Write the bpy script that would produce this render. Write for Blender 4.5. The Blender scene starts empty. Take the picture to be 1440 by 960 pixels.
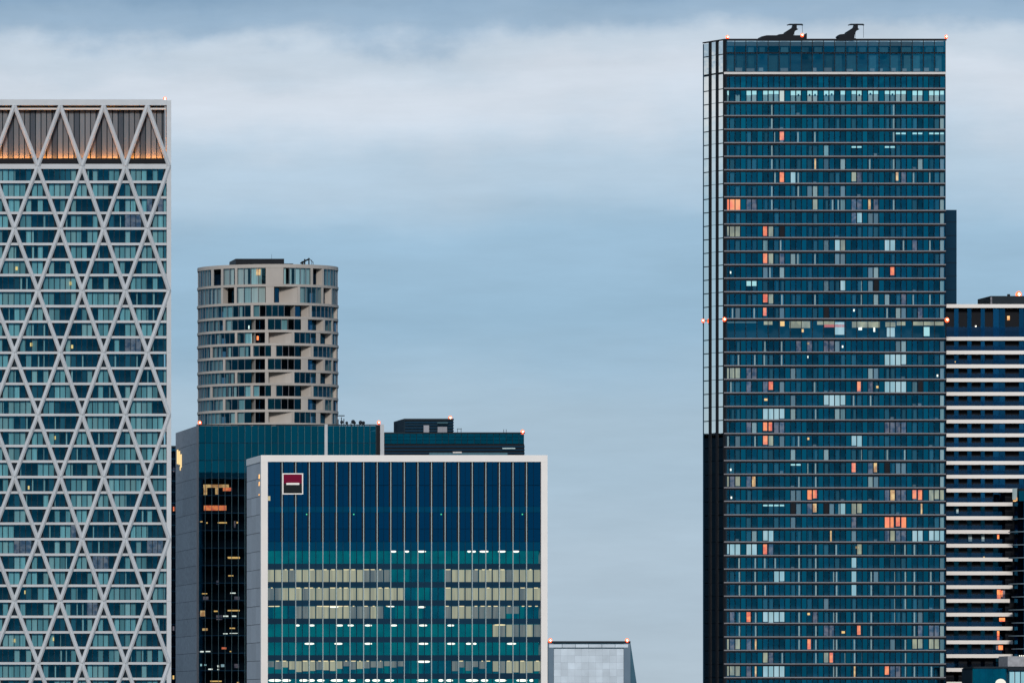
import bpy, bmesh, math, random
from mathutils import Vector, Matrix
random.seed(7)
SC = bpy.context.scene
COL = SC.collection

# ------------------------------------------------------------------ camera
S0, D0, EYE, XC, HZ = 6.1, 1800.0, 75.0, 265.0, 1000.0   # px per metre at D0, reference depth, eye height, sideways foot, horizon row
cam = bpy.data.cameras.new('camera'); co = bpy.data.objects.new('camera', cam); COL.objects.link(co)
co.location = (0, 0, EYE); co.rotation_euler = (math.radians(90), 0, 0)
cam.sensor_width = 36; cam.lens = 36*D0/(1440/S0)
cam.shift_x = XC*S0/1440; cam.shift_y = (HZ-480)/1440
cam.clip_start = 1; cam.clip_end = 60000
SC.camera = co

# ------------------------------------------------------------------ world
def lin(r, g, b):
    f = lambda c: (c/255/12.92) if c/255 <= .04045 else ((c/255+.055)/1.055)**2.4
    return (f(r), f(g), f(b), 1)
SUN_EL, SUN_AZ = math.radians(19), math.radians(-10)      # low sun behind the viewer, a touch to the left
W = bpy.data.worlds.new('World'); SC.world = W; W.use_nodes = True
nt = W.node_tree; N = nt.nodes; L = nt.links
for n in list(N): N.remove(n)
def nd(t, **k):
    n = N.new(t)
    for a, b in k.items(): setattr(n, a, b)
    return n
def mth(op, a, b=None, c=None):
    n = nd('ShaderNodeMath', operation=op)
    for i, v in enumerate((a, b, c)):
        if v is None: continue
        if isinstance(v, (int, float)): n.inputs[i].default_value = v
        else: L.new(v, n.inputs[i])
    return n.outputs[0]
tc = nd('ShaderNodeTexCoord'); sep = nd('ShaderNodeSeparateXYZ'); L.new(tc.outputs['Generated'], sep.inputs[0])
az = mth('ARCTAN2', sep.outputs[0], sep.outputs[1]); el = sep.outputs[2]
def noise(sx, sz, detail, rough, off):
    cb = nd('ShaderNodeCombineXYZ')
    L.new(mth('MULTIPLY', az, sx), cb.inputs[0]); L.new(mth('MULTIPLY', el, sz), cb.inputs[1]); cb.inputs[2].default_value = off
    n = nd('ShaderNodeTexNoise'); n.inputs['Scale'].default_value = 1; n.inputs['Detail'].default_value = detail; n.inputs['Roughness'].default_value = rough
    L.new(cb.outputs[0], n.inputs['Vector']); return n.outputs[0]
n1 = noise(15, 40, 4, .5, 3.1)
n2 = noise(34, 200, 7, .62, 8.7)
n3 = noise(60, 90, 5, .6, 1.4)
e1 = mth('MULTIPLY_ADD', mth('SUBTRACT', n1, .5), .020, el)
e2 = mth('MULTIPLY_ADD', mth('SUBTRACT', n3, .5), .007, e1)
ramp = nd('ShaderNodeValToRGB'); cr = ramp.color_ramp; cr.interpolation = 'EASE'
mr = mth('MULTIPLY', e2, 5.0)          # 0..0.2 in elevation onto the ramp
L.new(mr, ramp.inputs[0])
stops = [(0.0, (176,193,206)), (.016, (172,192,208)), (.034, (164,189,208)), (.050, (146,181,207)), (.060, (150,184,210)), (.070, (176,199,219)),
         (.0785, (205,215,228)), (.0815, (192,206,221)), (.0850, (146,173,199)), (.0905, (116,150,182)), (.130, (126,158,188)), (.2, (140,168,195))]
while len(cr.elements) > 1: cr.elements.remove(cr.elements[-1])
for i, (p, c) in enumerate(stops):
    e = cr.elements[0] if i == 0 else cr.elements.new(p*5)
    e.position = p*5; e.color = lin(*c)
hsv = nd('ShaderNodeHueSaturation'); L.new(ramp.outputs[0], hsv.inputs['Color'])
L.new(mth('MULTIPLY_ADD', n2, .30, .85), hsv.inputs['Value'])
sky = nd('ShaderNodeTexSky', sky_type='NISHITA'); sky.sun_disc = False; sky.sun_elevation = SUN_EL; sky.sun_rotation = math.radians(180)+SUN_AZ*-1
sky.air_density = 1.2; sky.dust_density = 2.5
b1 = nd('ShaderNodeBackground'); b1.inputs[1].default_value = .05; L.new(sky.outputs[0], b1.inputs[0])
b2 = nd('ShaderNodeBackground'); b2.inputs[1].default_value = 1.17; L.new(hsv.outputs[0], b2.inputs[0])
mx = nd('ShaderNodeMixShader'); mx.inputs[0].default_value = .86; L.new(b1.outputs[0], mx.inputs[1]); L.new(b2.outputs[0], mx.inputs[2])
wo = nd('ShaderNodeOutputWorld'); L.new(mx.outputs[0], wo.inputs[0])

# ------------------------------------------------------------------ sun
sd = bpy.data.lights.new('sun', 'SUN'); sd.energy = 2.3; sd.angle = math.radians(9); sd.color = (1.0, .93, .86)
so = bpy.data.objects.new('sun', sd); COL.objects.link(so)
src = Vector((math.sin(SUN_AZ)*math.cos(SUN_EL), -math.cos(SUN_AZ)*math.cos(SUN_EL), math.sin(SUN_EL)))
so.rotation_euler = (-src).to_track_quat('-Z', 'Y').to_euler(); so.location = (0, 0, 400)
SC.view_settings.view_transform = 'Standard'; SC.view_settings.look = 'None'; SC.view_settings.exposure = 0; SC.view_settings.gamma = 1
SC.view_settings.use_curve_mapping = False
SC.cycles.use_denoising = True; SC.cycles.max_bounces = 6; SC.cycles.transparent_max_bounces = 16; SC.cycles.sample_clamp_indirect = 4
SC.cycles.caustics_reflective = False; SC.cycles.caustics_refractive = False

# ------------------------------------------------------------------ materials
MATS = {}
def newmat(name):
    m = bpy.data.materials.new(name); m.use_nodes = True; MATS[name] = m
    m.node_tree.nodes.clear(); return m, m.node_tree.nodes, m.node_tree.links
def rnd_socket(Nn, Ll):
    oi = Nn.new('ShaderNodeObjectInfo'); g = Nn.new('ShaderNodeNewGeometry')
    a = Nn.new('ShaderNodeMath'); a.operation = 'ADD'; Ll.new(oi.outputs['Random'], a.inputs[0]); Ll.new(g.outputs['Random Per Island'], a.inputs[1])
    f = Nn.new('ShaderNodeMath'); f.operation = 'FRACT'; Ll.new(a.outputs[0], f.inputs[0]); return f.outputs[0]
def vary(Nn, Ll, col, amt, scale, stretch=(1,1,1), rnd=0.0):
    """base colour times noise (weathering) and a per-piece tone"""
    tcn = Nn.new('ShaderNodeNewGeometry'); mp = Nn.new('ShaderNodeMapping'); mp.inputs['Scale'].default_value = stretch
    Ll.new(tcn.outputs['Position'], mp.inputs[0])
    nz = Nn.new('ShaderNodeTexNoise'); nz.inputs['Scale'].default_value = scale; nz.inputs['Detail'].default_value = 5
    Ll.new(mp.outputs[0], nz.inputs['Vector'])
    v = Nn.new('ShaderNodeMath'); v.operation = 'MULTIPLY_ADD'; v.inputs[1].default_value = 2*amt; v.inputs[2].default_value = 1-amt
    Ll.new(nz.outputs[0], v.inputs[0]); val = v.outputs[0]
    if rnd:
        r = Nn.new('ShaderNodeMath'); r.operation = 'MULTIPLY_ADD'; r.inputs[1].default_value = 2*rnd; r.inputs[2].default_value = 1-rnd
        Ll.new(rnd_socket(Nn, Ll), r.inputs[0])
        q = Nn.new('ShaderNodeMath'); q.operation = 'MULTIPLY'; Ll.new(val, q.inputs[0]); Ll.new(r.outputs[0], q.inputs[1]); val = q.outputs[0]
    h = Nn.new('ShaderNodeHueSaturation'); h.inputs['Color'].default_value = (*col[:3], 1); Ll.new(val, h.inputs['Value'])
    return h.outputs[0]
def solid(name, col, rough=.6, metal=0.0, amt=.12, scale=.3, stretch=(1,1,1), rnd=.05, spec=.06):
    m, Nn, Ll = newmat(name)
    p = Nn.new('ShaderNodeBsdfPrincipled'); o = Nn.new('ShaderNodeOutputMaterial')
    Ll.new(vary(Nn, Ll, col, amt, scale, stretch, rnd), p.inputs['Base Color'])
    p.inputs['Roughness'].default_value = rough; p.inputs['Metallic'].default_value = metal; p.inputs['Specular IOR Level'].default_value = spec
    Ll.new(p.outputs[0], o.inputs[0]); return m
def glass(name, trans, refl, base_fac, rnd=.25, rough=.02, gain=.6, wob=.012):
    """clear tinted pane: see-through plus a mirror coat whose strength grows towards grazing"""
    m, Nn, Ll = newmat(name)
    t = Nn.new('ShaderNodeBsdfTransparent'); t.inputs[0].default_value = (*trans, 1)
    g = Nn.new('ShaderNodeBsdfGlossy'); g.inputs['Roughness'].default_value = rough
    Ll.new(vary(Nn, Ll, refl, .06, .15, (1,1,1), rnd), g.inputs['Color'])
    gp = Nn.new('ShaderNodeNewGeometry'); nz = Nn.new('ShaderNodeTexNoise'); nz.inputs['Scale'].default_value = .35; Ll.new(gp.outputs['Position'], nz.inputs['Vector'])
    bp = Nn.new('ShaderNodeBump'); bp.inputs['Strength'].default_value = wob*10; bp.inputs['Distance'].default_value = .05; Ll.new(nz.outputs[0], bp.inputs['Height'])
    Ll.new(bp.outputs[0], g.inputs['Normal'])
    fr = Nn.new('ShaderNodeFresnel'); fr.inputs[0].default_value = 1.5
    ma = Nn.new('ShaderNodeMath'); ma.operation = 'MULTIPLY_ADD'; ma.inputs[1].default_value = gain; ma.inputs[2].default_value = base_fac; ma.use_clamp = True
    Ll.new(fr.outputs[0], ma.inputs[0])
    mxs = Nn.new('ShaderNodeMixShader'); Ll.new(ma.outputs[0], mxs.inputs[0]); Ll.new(t.outputs[0], mxs.inputs[1]); Ll.new(g.outputs[0], mxs.inputs[2])
    o = Nn.new('ShaderNodeOutputMaterial'); Ll.new(mxs.outputs[0], o.inputs[0]); return m
def emit(name, col, strength, amt=.0, scale=.6, col2=None, stretch=(1,1,1)):
    m, Nn, Ll = newmat(name)
    e = Nn.new('ShaderNodeEmission'); e.inputs[1].default_value = strength; e.inputs[0].default_value = (*col, 1)
    if amt:
        gp = Nn.new('ShaderNodeNewGeometry'); mp = Nn.new('ShaderNodeMapping'); mp.inputs['Scale'].default_value = stretch; Ll.new(gp.outputs['Position'], mp.inputs[0])
        nz = Nn.new('ShaderNodeTexNoise'); nz.inputs['Scale'].default_value = scale; nz.inputs['Detail'].default_value = 3; Ll.new(mp.outputs[0], nz.inputs['Vector'])
        rp = Nn.new('ShaderNodeValToRGB'); rp.color_ramp.elements[0].position = .38; rp.color_ramp.elements[1].position = .62
        rp.color_ramp.elements[0].color = (*(col2 or [c*.35 for c in col]), 1); rp.color_ramp.elements[1].color = (*col, 1)
        Ll.new(nz.outputs[0], rp.inputs[0]); Ll.new(rp.outputs[0], e.inputs[0])
    o = Nn.new('ShaderNodeOutputMaterial'); Ll.new(e.outputs[0], o.inputs[0]); return m

def srgb(r, g, b): return lin(r, g, b)[:3]
solid('silver', (.51,.535,.56), .45, .0, .10, .5, rnd=.05)                 # diagrid cladding
solid('silver_band', (.48,.50,.52), .5, .0, .12, .4, rnd=.04)
solid('stone', (.40,.37,.34), .8, 0, .12, .35, (1,1,.5), rnd=.05)         # round tower
solid('granite', (.34,.345,.365), .75, 0, .45, 1.1, rnd=.07)
solid('white_frame', (.80,.77,.74), .5, 0, .05, .3, rnd=.02)
solid('white_balcony', (.80,.76,.72), .55, 0, .08, .3, (.2,1,1), rnd=.03)
solid('fin_grey', (.20,.20,.22), .45, .2, .10, .4, rnd=.05)
solid('fin_thin', (.07,.13,.15), .5, 0, .1, .4, rnd=.15)
solid('fin_pale', (.36,.44,.46), .5, .0, .10, .4, rnd=.08)
solid('pale_cap', (.62,.60,.58), .5, 0, .08, .3, rnd=.04)
solid('black_metal', (.012,.014,.018), .5, 0, .2, .5, rnd=.1)
solid('dark_metal', (.02,.028,.036), .45, .2, .2, .5, rnd=.1)
solid('mullion_dark', (.003,.012,.026), .5, 0, .1, .3, rnd=.1)
solid('navy_panel', (.004,.030,.062), .35, 0, .10, .3, rnd=.12)
solid('dark_wall', (.015,.030,.045), .8, 0, .25, .4, rnd=.15)
solid('room_wall', (.022,.040,.055), .8, 0, .35, .5, rnd=.4)
solid('slab', (.12,.12,.13), .8, 0, .1, .4, rnd=0)
solid('curtain', (.62,.62,.60), .9, 0, .22, 3.0, (1,1,.03), rnd=.18)
solid('curtain_grey', (.26,.27,.30), .9, 0, .25, 3.0, (1,1,.03), rnd=.25)
solid('curtain_teal', (.42,.53,.54), .9, 0, .55, 2.6, (1,1,.03), rnd=.42)
solid('curtain_dark', (.05,.11,.14), .9, 0, .30, 2.4, (1,1,.03), rnd=.5)
solid('louvre_dark', (.06,.075,.095), .6, 0, .18, .5, (1,1,.2), rnd=.12)
solid('louvre', (.15,.165,.185), .6, 0, .18, .5, (1,1,.2), rnd=.12)
solid('frost_panel', (.54,.62,.69), .35, 0, .25, .22, (1,1,1.2), rnd=.10)
solid('roof_grey', (.12,.13,.14), .8)
solid('ground_mat', (.09,.10,.09), .9, 0, .3, .01)
solid('water_mat', (.02,.035,.045), .08, 0, .2, .02)
solid('logo_red', srgb(112,10,48), .5, 0, .05); solid('logo_black', (.012,.016,.018), .5, 0, .05); solid('logo_white', (.85,.82,.78), .5, 0, .03)
glass('glass_blue', (.74,.86,.88), (.010,.30,.54), .205, .36)
glass('glass_panel', (.02,.04,.06), (.008,.36,.60), .27, .16)
glass('glass_teal', (.56,.80,.84), (.01,.24,.44), .14, .22)
glass('glass_office', (.86,.94,.93), (.02,.28,.46), .10, .10)
glass('glass_office_dark', (.50,.60,.64), (.008,.20,.36), .26, .2)
glass('glass_green', (.04,.08,.10), (.006,.27,.44), .24, .12)
glass('glass_mirror', (.05,.06,.06), (1.0,.97,.90), .86, .05, gain=.4)
glass('glass_navy', (.30,.42,.52), (.02,.16,.32), .30, .30)
glass('glass_clear', (.74,.86,.88), (.10,.34,.45), .12, .15, gain=.35); glass('glass_round', (.55,.74,.78), (.01,.20,.33), .12, .2, gain=.3)
emit('lamp_white', (1,.96,.84), 1.9); emit('lamp_warm', (1,.55,.18), 1.6); emit('lamp_beacon', (1,.15,.05), 2.6); emit('lamp_core', (1,.85,.7), 6.0); emit('lamp_red', (1,.06,.02), 2.2); emit('lamp_green', (.1,.9,.45), .9)
emit('uplight', (1,.30,.025), 48.0)
emit('room_orange', (1,.28,.09), 1.7, 1, .9, (.75,.13,.07)); emit('room_amber', (1,.60,.25), 1.4, 1, .9, (.55,.25,.10))
emit('room_cream', (.62,.54,.34), 1.0, 1, .7, (.36,.32,.22), (1,1,.4)); emit('room_dim', (.26,.20,.22), .9, 1, 1.0, (.07,.07,.11))
emit('room_white', (.62,.76,.80), 1.05, 1, .5, (.42,.60,.64), (1,1,.2)); emit('strip_light', (.55,.85,.85), 1.2)  # strip_light also stands in for reflections in the tall tower's panes
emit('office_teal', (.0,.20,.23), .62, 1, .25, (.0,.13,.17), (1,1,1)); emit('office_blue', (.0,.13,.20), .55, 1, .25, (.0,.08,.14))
emit('blind_cream', (.68,.62,.42), .72, 1, 1.2, (.50,.46,.33), (1,1,.06)); emit('blind_grey', (.36,.36,.33), .60, 1, 1.2, (.22,.24,.25), (1,1,.06))  # blinds glow themselves, standing in for office light from behind
emit('sign_gold', (1,.72,.34), 1.1)

# ------------------------------------------------------------------ mesh helpers
def fx(px, d): return ((px-720)/S0 + XC)*d/D0
def fz(py, d): return EYE + (HZ-py)/S0*d/D0
CUBES, QUADS = {}, {}
def cube_mesh(mat):
    if mat not in CUBES:
        me = bpy.data.meshes.new('block_'+mat); bm = bmesh.new(); bmesh.ops.create_cube(bm, size=1); bm.to_mesh(me); bm.free()
        me.materials.append(MATS[mat]); CUBES[mat] = me
    return CUBES[mat]
def quad_mesh(mat):
    if mat not in QUADS:
        me = bpy.data.meshes.new('sheet_'+mat); me.from_pydata([(-.5,0,-.5),(.5,0,-.5),(.5,0,.5),(-.5,0,.5)], [], [(0,1,2,3)])
        me.materials.append(MATS[mat]); QUADS[mat] = me
    return QUADS[mat]
def link(name, me, parent=None, loc=(0,0,0)):
    o = bpy.data.objects.new(name, me); COL.objects.link(o)
    if parent is not None:
        o.parent = parent; base = Vector(parent.location)
        if parent.parent is not None: base = Vector((0,0,0)) + parent.parent.location + parent.location
        o.location = Vector(loc) - base
    else: o.location = loc
    return o
def thing(name, label, cat, loc, group=None):
    o = bpy.data.objects.new(name, None); COL.objects.link(o); o.location = loc; o.empty_display_size = 1
    o['label'] = label; o['category'] = cat
    if group: o['group'] = group
    return o
def box(root, name, mat, x0, x1, y0, y1, z0, z1):
    o = link(name, cube_mesh(mat), root, ((x0+x1)/2, (y0+y1)/2, (z0+z1)/2)); o.scale = (abs(x1-x0), abs(y1-y0), abs(z1-z0)); return o
def pbox(root, name, mat, px0, px1, py0, py1, d, thick, back=0.0):
    """a block given by its picture rectangle at the depth d of its building's front; front face at d+back"""
    return box(root, name, mat, fx(px0,d), fx(px1,d), d+back, d+back+thick, fz(py1,d), fz(py0,d))
def prects(root, name, mat, rects, d, back, cap=300):
    """panes: the first `cap` are objects of their own, the rest one mesh"""
    for (a, b, c, e) in rects[:cap]:
        o = link(name, quad_mesh(mat), root, ((fx(a,d)+fx(b,d))/2, d+back, (fz(c,d)+fz(e,d))/2)); o.scale = (fx(b,d)-fx(a,d), 1, fz(c,d)-fz(e,d))
    rest = rects[cap:]
    if rest:
        V, F = [], []
        for (a, b, c, e) in rest:
            n = len(V); x0, x1, z0, z1 = fx(a,d), fx(b,d), fz(e,d), fz(c,d); y = d+back
            V += [(x0,y,z0),(x1,y,z0),(x1,y,z1),(x0,y,z1)]; F.append((n,n+1,n+2,n+3))
        mesh_part(root, name, mat, V, F)['kind'] = 'stuff'
def mesh_part(root, name, mat, V, F, smooth=False):
    """mesh given in world coordinates"""
    base = Vector(root.location) if root is not None else Vector((0,0,0))
    if root is not None and root.parent is not None: base = base + root.parent.location
    me = bpy.data.meshes.new(name); me.from_pydata([tuple(Vector(v)-base) for v in V], [], F); me.materials.append(MATS[mat]); me.update()
    if smooth:
        for p in me.polygons: p.use_smooth = True
    o = bpy.data.objects.new(name, me); COL.objects.link(o)
    if root is not None: o.parent = root
    return o
def prism(root, name, mat, pts, z0, z1):
    """upright prism over a plan polygon (counter-clockwise from above)"""
    n = len(pts); V = [(x,y,z0) for x,y in pts]+[(x,y,z1) for x,y in pts]
    F = [(i,(i+1)%n,n+(i+1)%n,n+i) for i in range(n)]+[tuple(range(n-1,-1,-1)), tuple(range(n,2*n))]
    return mesh_part(root, name, mat, V, F)
def profile(root, name, mat, pts, y0, y1):
    """outline in x,z pulled through from y0 to y1"""
    n = len(pts); V = [(x,y0,z) for x,z in pts]+[(x,y1,z) for x,z in pts]
    F = [(i,(i+1)%n,n+(i+1)%n,n+i) for i in range(n)]+[tuple(range(n-1,-1,-1)), tuple(range(n,2*n))]
    return mesh_part(root, name, mat, V, F)
def tube(root, name, mat, a, b, r, sides=6):
    a, b = Vector(a), Vector(b); t = (b-a).normalized(); u = t.orthogonal().normalized(); v = t.cross(u); V = []
    for c in (a, b):
        for k in range(sides):
            an = 2*math.pi*k/sides; V.append(c+u*r*math.cos(an)+v*r*math.sin(an))
    F = [(i,(i+1)%sides,sides+(i+1)%sides,sides+i) for i in range(sides)]+[tuple(range(sides-1,-1,-1)), tuple(range(sides,2*sides))]
    return mesh_part(root, name, mat, V, F)
def ball_mesh(mat, key={}):
    if mat not in key:
        me = bpy.data.meshes.new('bulb_'+mat); bm = bmesh.new(); bmesh.ops.create_icosphere(bm, subdivisions=2, radius=1); bm.to_mesh(me); bm.free(); me.materials.append(MATS[mat]); key[mat] = me
    return key[mat]
def ball(root, name, mat, p, r, sz=1.0):
    o = link(name, ball_mesh(mat), root, p); o.scale = (r, r, r*sz); return o

# ------------------------------------------------------------------ the setting
def sheet(name, mat, x0, x1, y0, y1, z):
    o = mesh_part(None, name, mat, [(x0,y0,z),(x1,y0,z),(x1,y1,z),(x0,y1,z)], [(0,1,2,3)]); o['kind'] = 'structure'; return o
sheet('ground', 'ground_mat', -30000, 30000, -30000, 30000, 0)
sheet('river', 'water_mat', -30000, 30000, 900, 1560, .004)

# ------------------------------------------------------------------ beacons
def beacon(px, py, d, label, r=.34, back=.3):
    x, z = fx(px,d), fz(py,d)
    t = thing('warning_light', label, 'warning light', (x, d+back, z-.85), 'warning lights on the towers')
    tube(t, 'post', 'black_metal', (x, d+back, z-.85), (x, d+back, z-r*.6), .1)
    lb = tube(t, 'lamp_base_halo', 'lamp_red', (x, d+back, z-r*1.15), (x, d+back, z-r*.35), r*1.05, 10)  # base glows, wider than the bulb, to imitate a red halo
    ball(t, 'lamp', 'lamp_beacon', (x, d+back, z), r*1.2, 1.2); ball(lb, 'bulb', 'lamp_core', (x, d+back-r*.85, z+r*.1), r*.5, 1.2); return t

# ================================================================== diagrid tower
def diagrid_tower():
    d = 1700.0
    right = 240.8
    A = [-110.0, -44.0, 20.2, 84.8, 145.8, 207.2]; B = [-77.0, -12.0, 53.2, 115.4, 176.3, 238.0]
    YS = [148.5]+[234+87.25*k for k in range(10)]         # A, B, A, B ...
    left = -80.0
    t = thing('diagrid_tower', 'pale tower wrapped in diagonal lattice bracing with orange lit crown', 'building', (fx(80,d), d+15, 0))
    fl = 87.25/4
    bands = [234+fl*k for k in range(0, 38)]
    ybot = bands[-1]
    # core, interior walls, floor slabs
    box(t, 'core', 'room_wall', fx(left,d)+.5, fx(right-6,d)-.2, d+4.5, d+30, 0, fz(222,d))
    box(t, 'lower_storeys', 'navy_panel', fx(left,d), fx(right-1,d), d+.9, d+30, 0, fz(ybot+2,d))
    for i, y in enumerate(bands):
        h = 3.5 if i == 0 else 1.75
        pbox(t, 'floor_band', 'silver_band', left, right-6.4, y-h, y+h, d, .8, .25)
        if i: pbox(t, 'floor_slab', 'slab', left, right-6.6, y-1.2, y+1.2, d, 3.4, 1.06)
    # corner column in segments
    ce = [141]+[234+fl*4*k for k in range(10)]
    for a, b in zip(ce[:-1], ce[1:]):
        pbox(t, 'corner_column', 'silver', right-6.3, right, a+.12, b-.12, d, 3.0, .0)
    for k in range(len(ce)-1): pbox(t, 'column_joint', 'fin_grey', right-6.25, right-.05, ce[k+1]-.12, ce[k+1]+.12, d, 2.9, .05)
    # braces: ridge-fronted members between the nodes
    def brace(x0, y0, x1, y1):
        a = Vector((fx(x0,d), 0, fz(y0,d))); b = Vector((fx(x1,d), 0, fz(y1,d))); u = (b-a).normalized(); n = Vector((u.z, 0, -u.x)); w = .44
        V = []
        for c in (a, b):
            for off, yy in ((-w, d+.55), (-w, d-.05), (-w*.15, d-.42), (w*.15, d-.42), (w, d-.05), (w, d+.55)): V.append((c.x+n.x*off, yy, c.z+n.z*off))
        F = [(i, (i+1) % 6, 6+(i+1) % 6, 6+i) for i in range(6)]+[(5,4,3,2,1,0), (6,7,8,9,10,11)]
        mesh_part(t, 'brace', 'silver', V, F)
    segs = []
    for k in range(len(YS)-1):
        P, Q = (A, B) if k % 2 == 0 else (B, A)
        for x in P:
            for q in Q:
                if abs(q-x) < 36 and min(x, q) > left-5 and max(x, q) < 239: segs.append((x, YS[k], q, YS[k+1]))
    segs = [s for s in segs]
    for s in segs: brace(*s)
    # last B node sits on the corner column: closing members towards it
    # glazing: grid of four panes per half bay; panes a brace crosses are blank dark panels
    nodes = sorted(A+B); xs = []
    for a, b in zip(nodes[:-1], nodes[1:]): xs += [a+(b-a)*i/4 for i in range(4)]
    xs.append(nodes[-1]); xs = [x for x in xs if x >= left]
    def near(x, y):
        best = 99
        for (x0, y0, x1, y1) in segs:
            if y0-1 <= y <= y1+1: best = min(best, abs(x0+(x1-x0)*(y-y0)/(y1-y0)-x))
        return best
    gl, dk = [], []
    for a, b in zip(bands[:-1], bands[1:]):
        for x0, x1 in zip(xs[:-1], xs[1:]):
            r = (x0+.35, min(x1-.35, right-6.5), a+2, b-2)
            if r[1]-r[0] < 2: continue
            m = min(near(x0+1.5, a+6), near(x1-1.5, a+6), near(x0+1.5, b-6), near(x1-1.5, b-6), near((x0+x1)/2, (a+b)/2))
            (gl if m > 3.1 else dk).append(r)
    vis = lambda r: (r[2] > 960 or r[1] < 0)
    gl.sort(key=vis); dk.sort(key=vis)
    prects(t, 'pane', 'glass_teal', gl, d, .95, 300)
    prects(t, 'dark_panel', 'dark_wall', dk, d, .97, 300)
    V, F = [], []
    for x in xs:                                           # slim window mullions
        x0, x1 = fx(x-.35,d), fx(x+.35,d); n = len(V)
        if x > right-7: continue
        mesh_part(t, 'mullion', 'dark_metal', *boxvf(x0, x1, d+.80, d+.99, fz(ybot,d), fz(bands[0],d)))
    # curtains and lit rooms: an apartment keeps its own state over neighbouring panes
    rr = random.Random(11); state = {}
    for (x0, x1, y0, y1) in gl:
        if x1 < 0 or y0 > 962: continue
        key = (round(y0), int((x0+8)//26)); 
        if key not in state: state[key] = rr.choices(['open', 'shut', 'mixed', 'warm'], [.31, .31, .35, .03])[0]
        s = state[key]; q = rr.random()
        if s == 'shut' or (s == 'mixed' and q < .45): m = 'curtain_teal' if rr.random() < .72 else 'curtain'
        elif s == 'warm': m = 'room_dim'
        else:
            if q < .30: m = 'curtain_dark'
            elif q < .52: x1 = x0+(x1-x0)*rr.uniform(.2, .45); m = 'curtain'
            else: continue
        pbox(t, 'curtain', m, x0, x1, y0, y1, d, .05, 1.35+rr.random()*.2)
    for (x, y, w) in ((24, 377, 3), (100, 398, 2.5), (44.5, 484, 3), (102, 487, 3), (41, 685, 2.2), (36, 832, 2.2), (21, 900, 2.2), (78, 615, 2), (76, 898, 2)):
        pbox(t, 'table_lamp', 'lamp_warm', x-w/2, x+w/2, y-2.5, y+2.5, d, .2, 1.1)
    # crown: recessed upright panels washed by lamps from below
    tops, bot = 153.5, 222.5
    x = left; i = 0
    box(t, 'crown_wall', 'dark_wall', fx(left,d)+.3, fx(right-7,d), d+3.05, d+29, fz(222,d), fz(tops-6,d))
    while x < right-8:
        w = 7.75; x1 = min(x+w-.5, right-7.5)
        pbox(t, 'crown_panel', 'louvre' if i % 4 else 'louvre_dark', x+.4, x1-.5, tops-3, bot, d, .3, 2.55+.12*(i % 2)); x += w; i += 1
    pbox(t, 'crown_floor', 'black_metal', left, right-6.5, 225.4, 229.3, d, 27, .9)
    pbox(t, 'uplight_screen', 'black_metal', left, right-6.6, 222.4, 229.4, d, .12, .72)  # added black lip, hides the glowing uplight strip from the viewer
    for a, b in zip([left]+B[1:], B[1:]):
        pbox(t, 'crown_uplight', 'uplight', a+5, b-5, 223.6, 225, d, .3, 1.7)
    pbox(t, 'roof_beam', 'silver', left, right-6.35, 140.0, 148.2, d, 3.4, -.1)
    pbox(t, 'roof_soffit', 'pale_cap', left, right-7, 151.5, 154, d, 1.1, .7)
    for x in A[2:]: pbox(t, 'node_block', 'black_metal', x-4.5, x+4.5, 148.3, 150.6, d, .5, .25)
    return t
def boxvf(x0, x1, y0, y1, z0, z1):
    V = [(x0,y0,z0),(x1,y0,z0),(x1,y1,z0),(x0,y1,z0),(x0,y0,z1),(x1,y0,z1),(x1,y1,z1),(x0,y1,z1)]
    return V, [(0,1,5,4),(1,2,6,5),(2,3,7,6),(3,0,4,7),(3,2,1,0),(4,5,6,7)]
diagrid_tower()
beacon(232, 139.2, 1700, 'glowing orange warning light on the roof corner of the diagrid tower')

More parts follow.
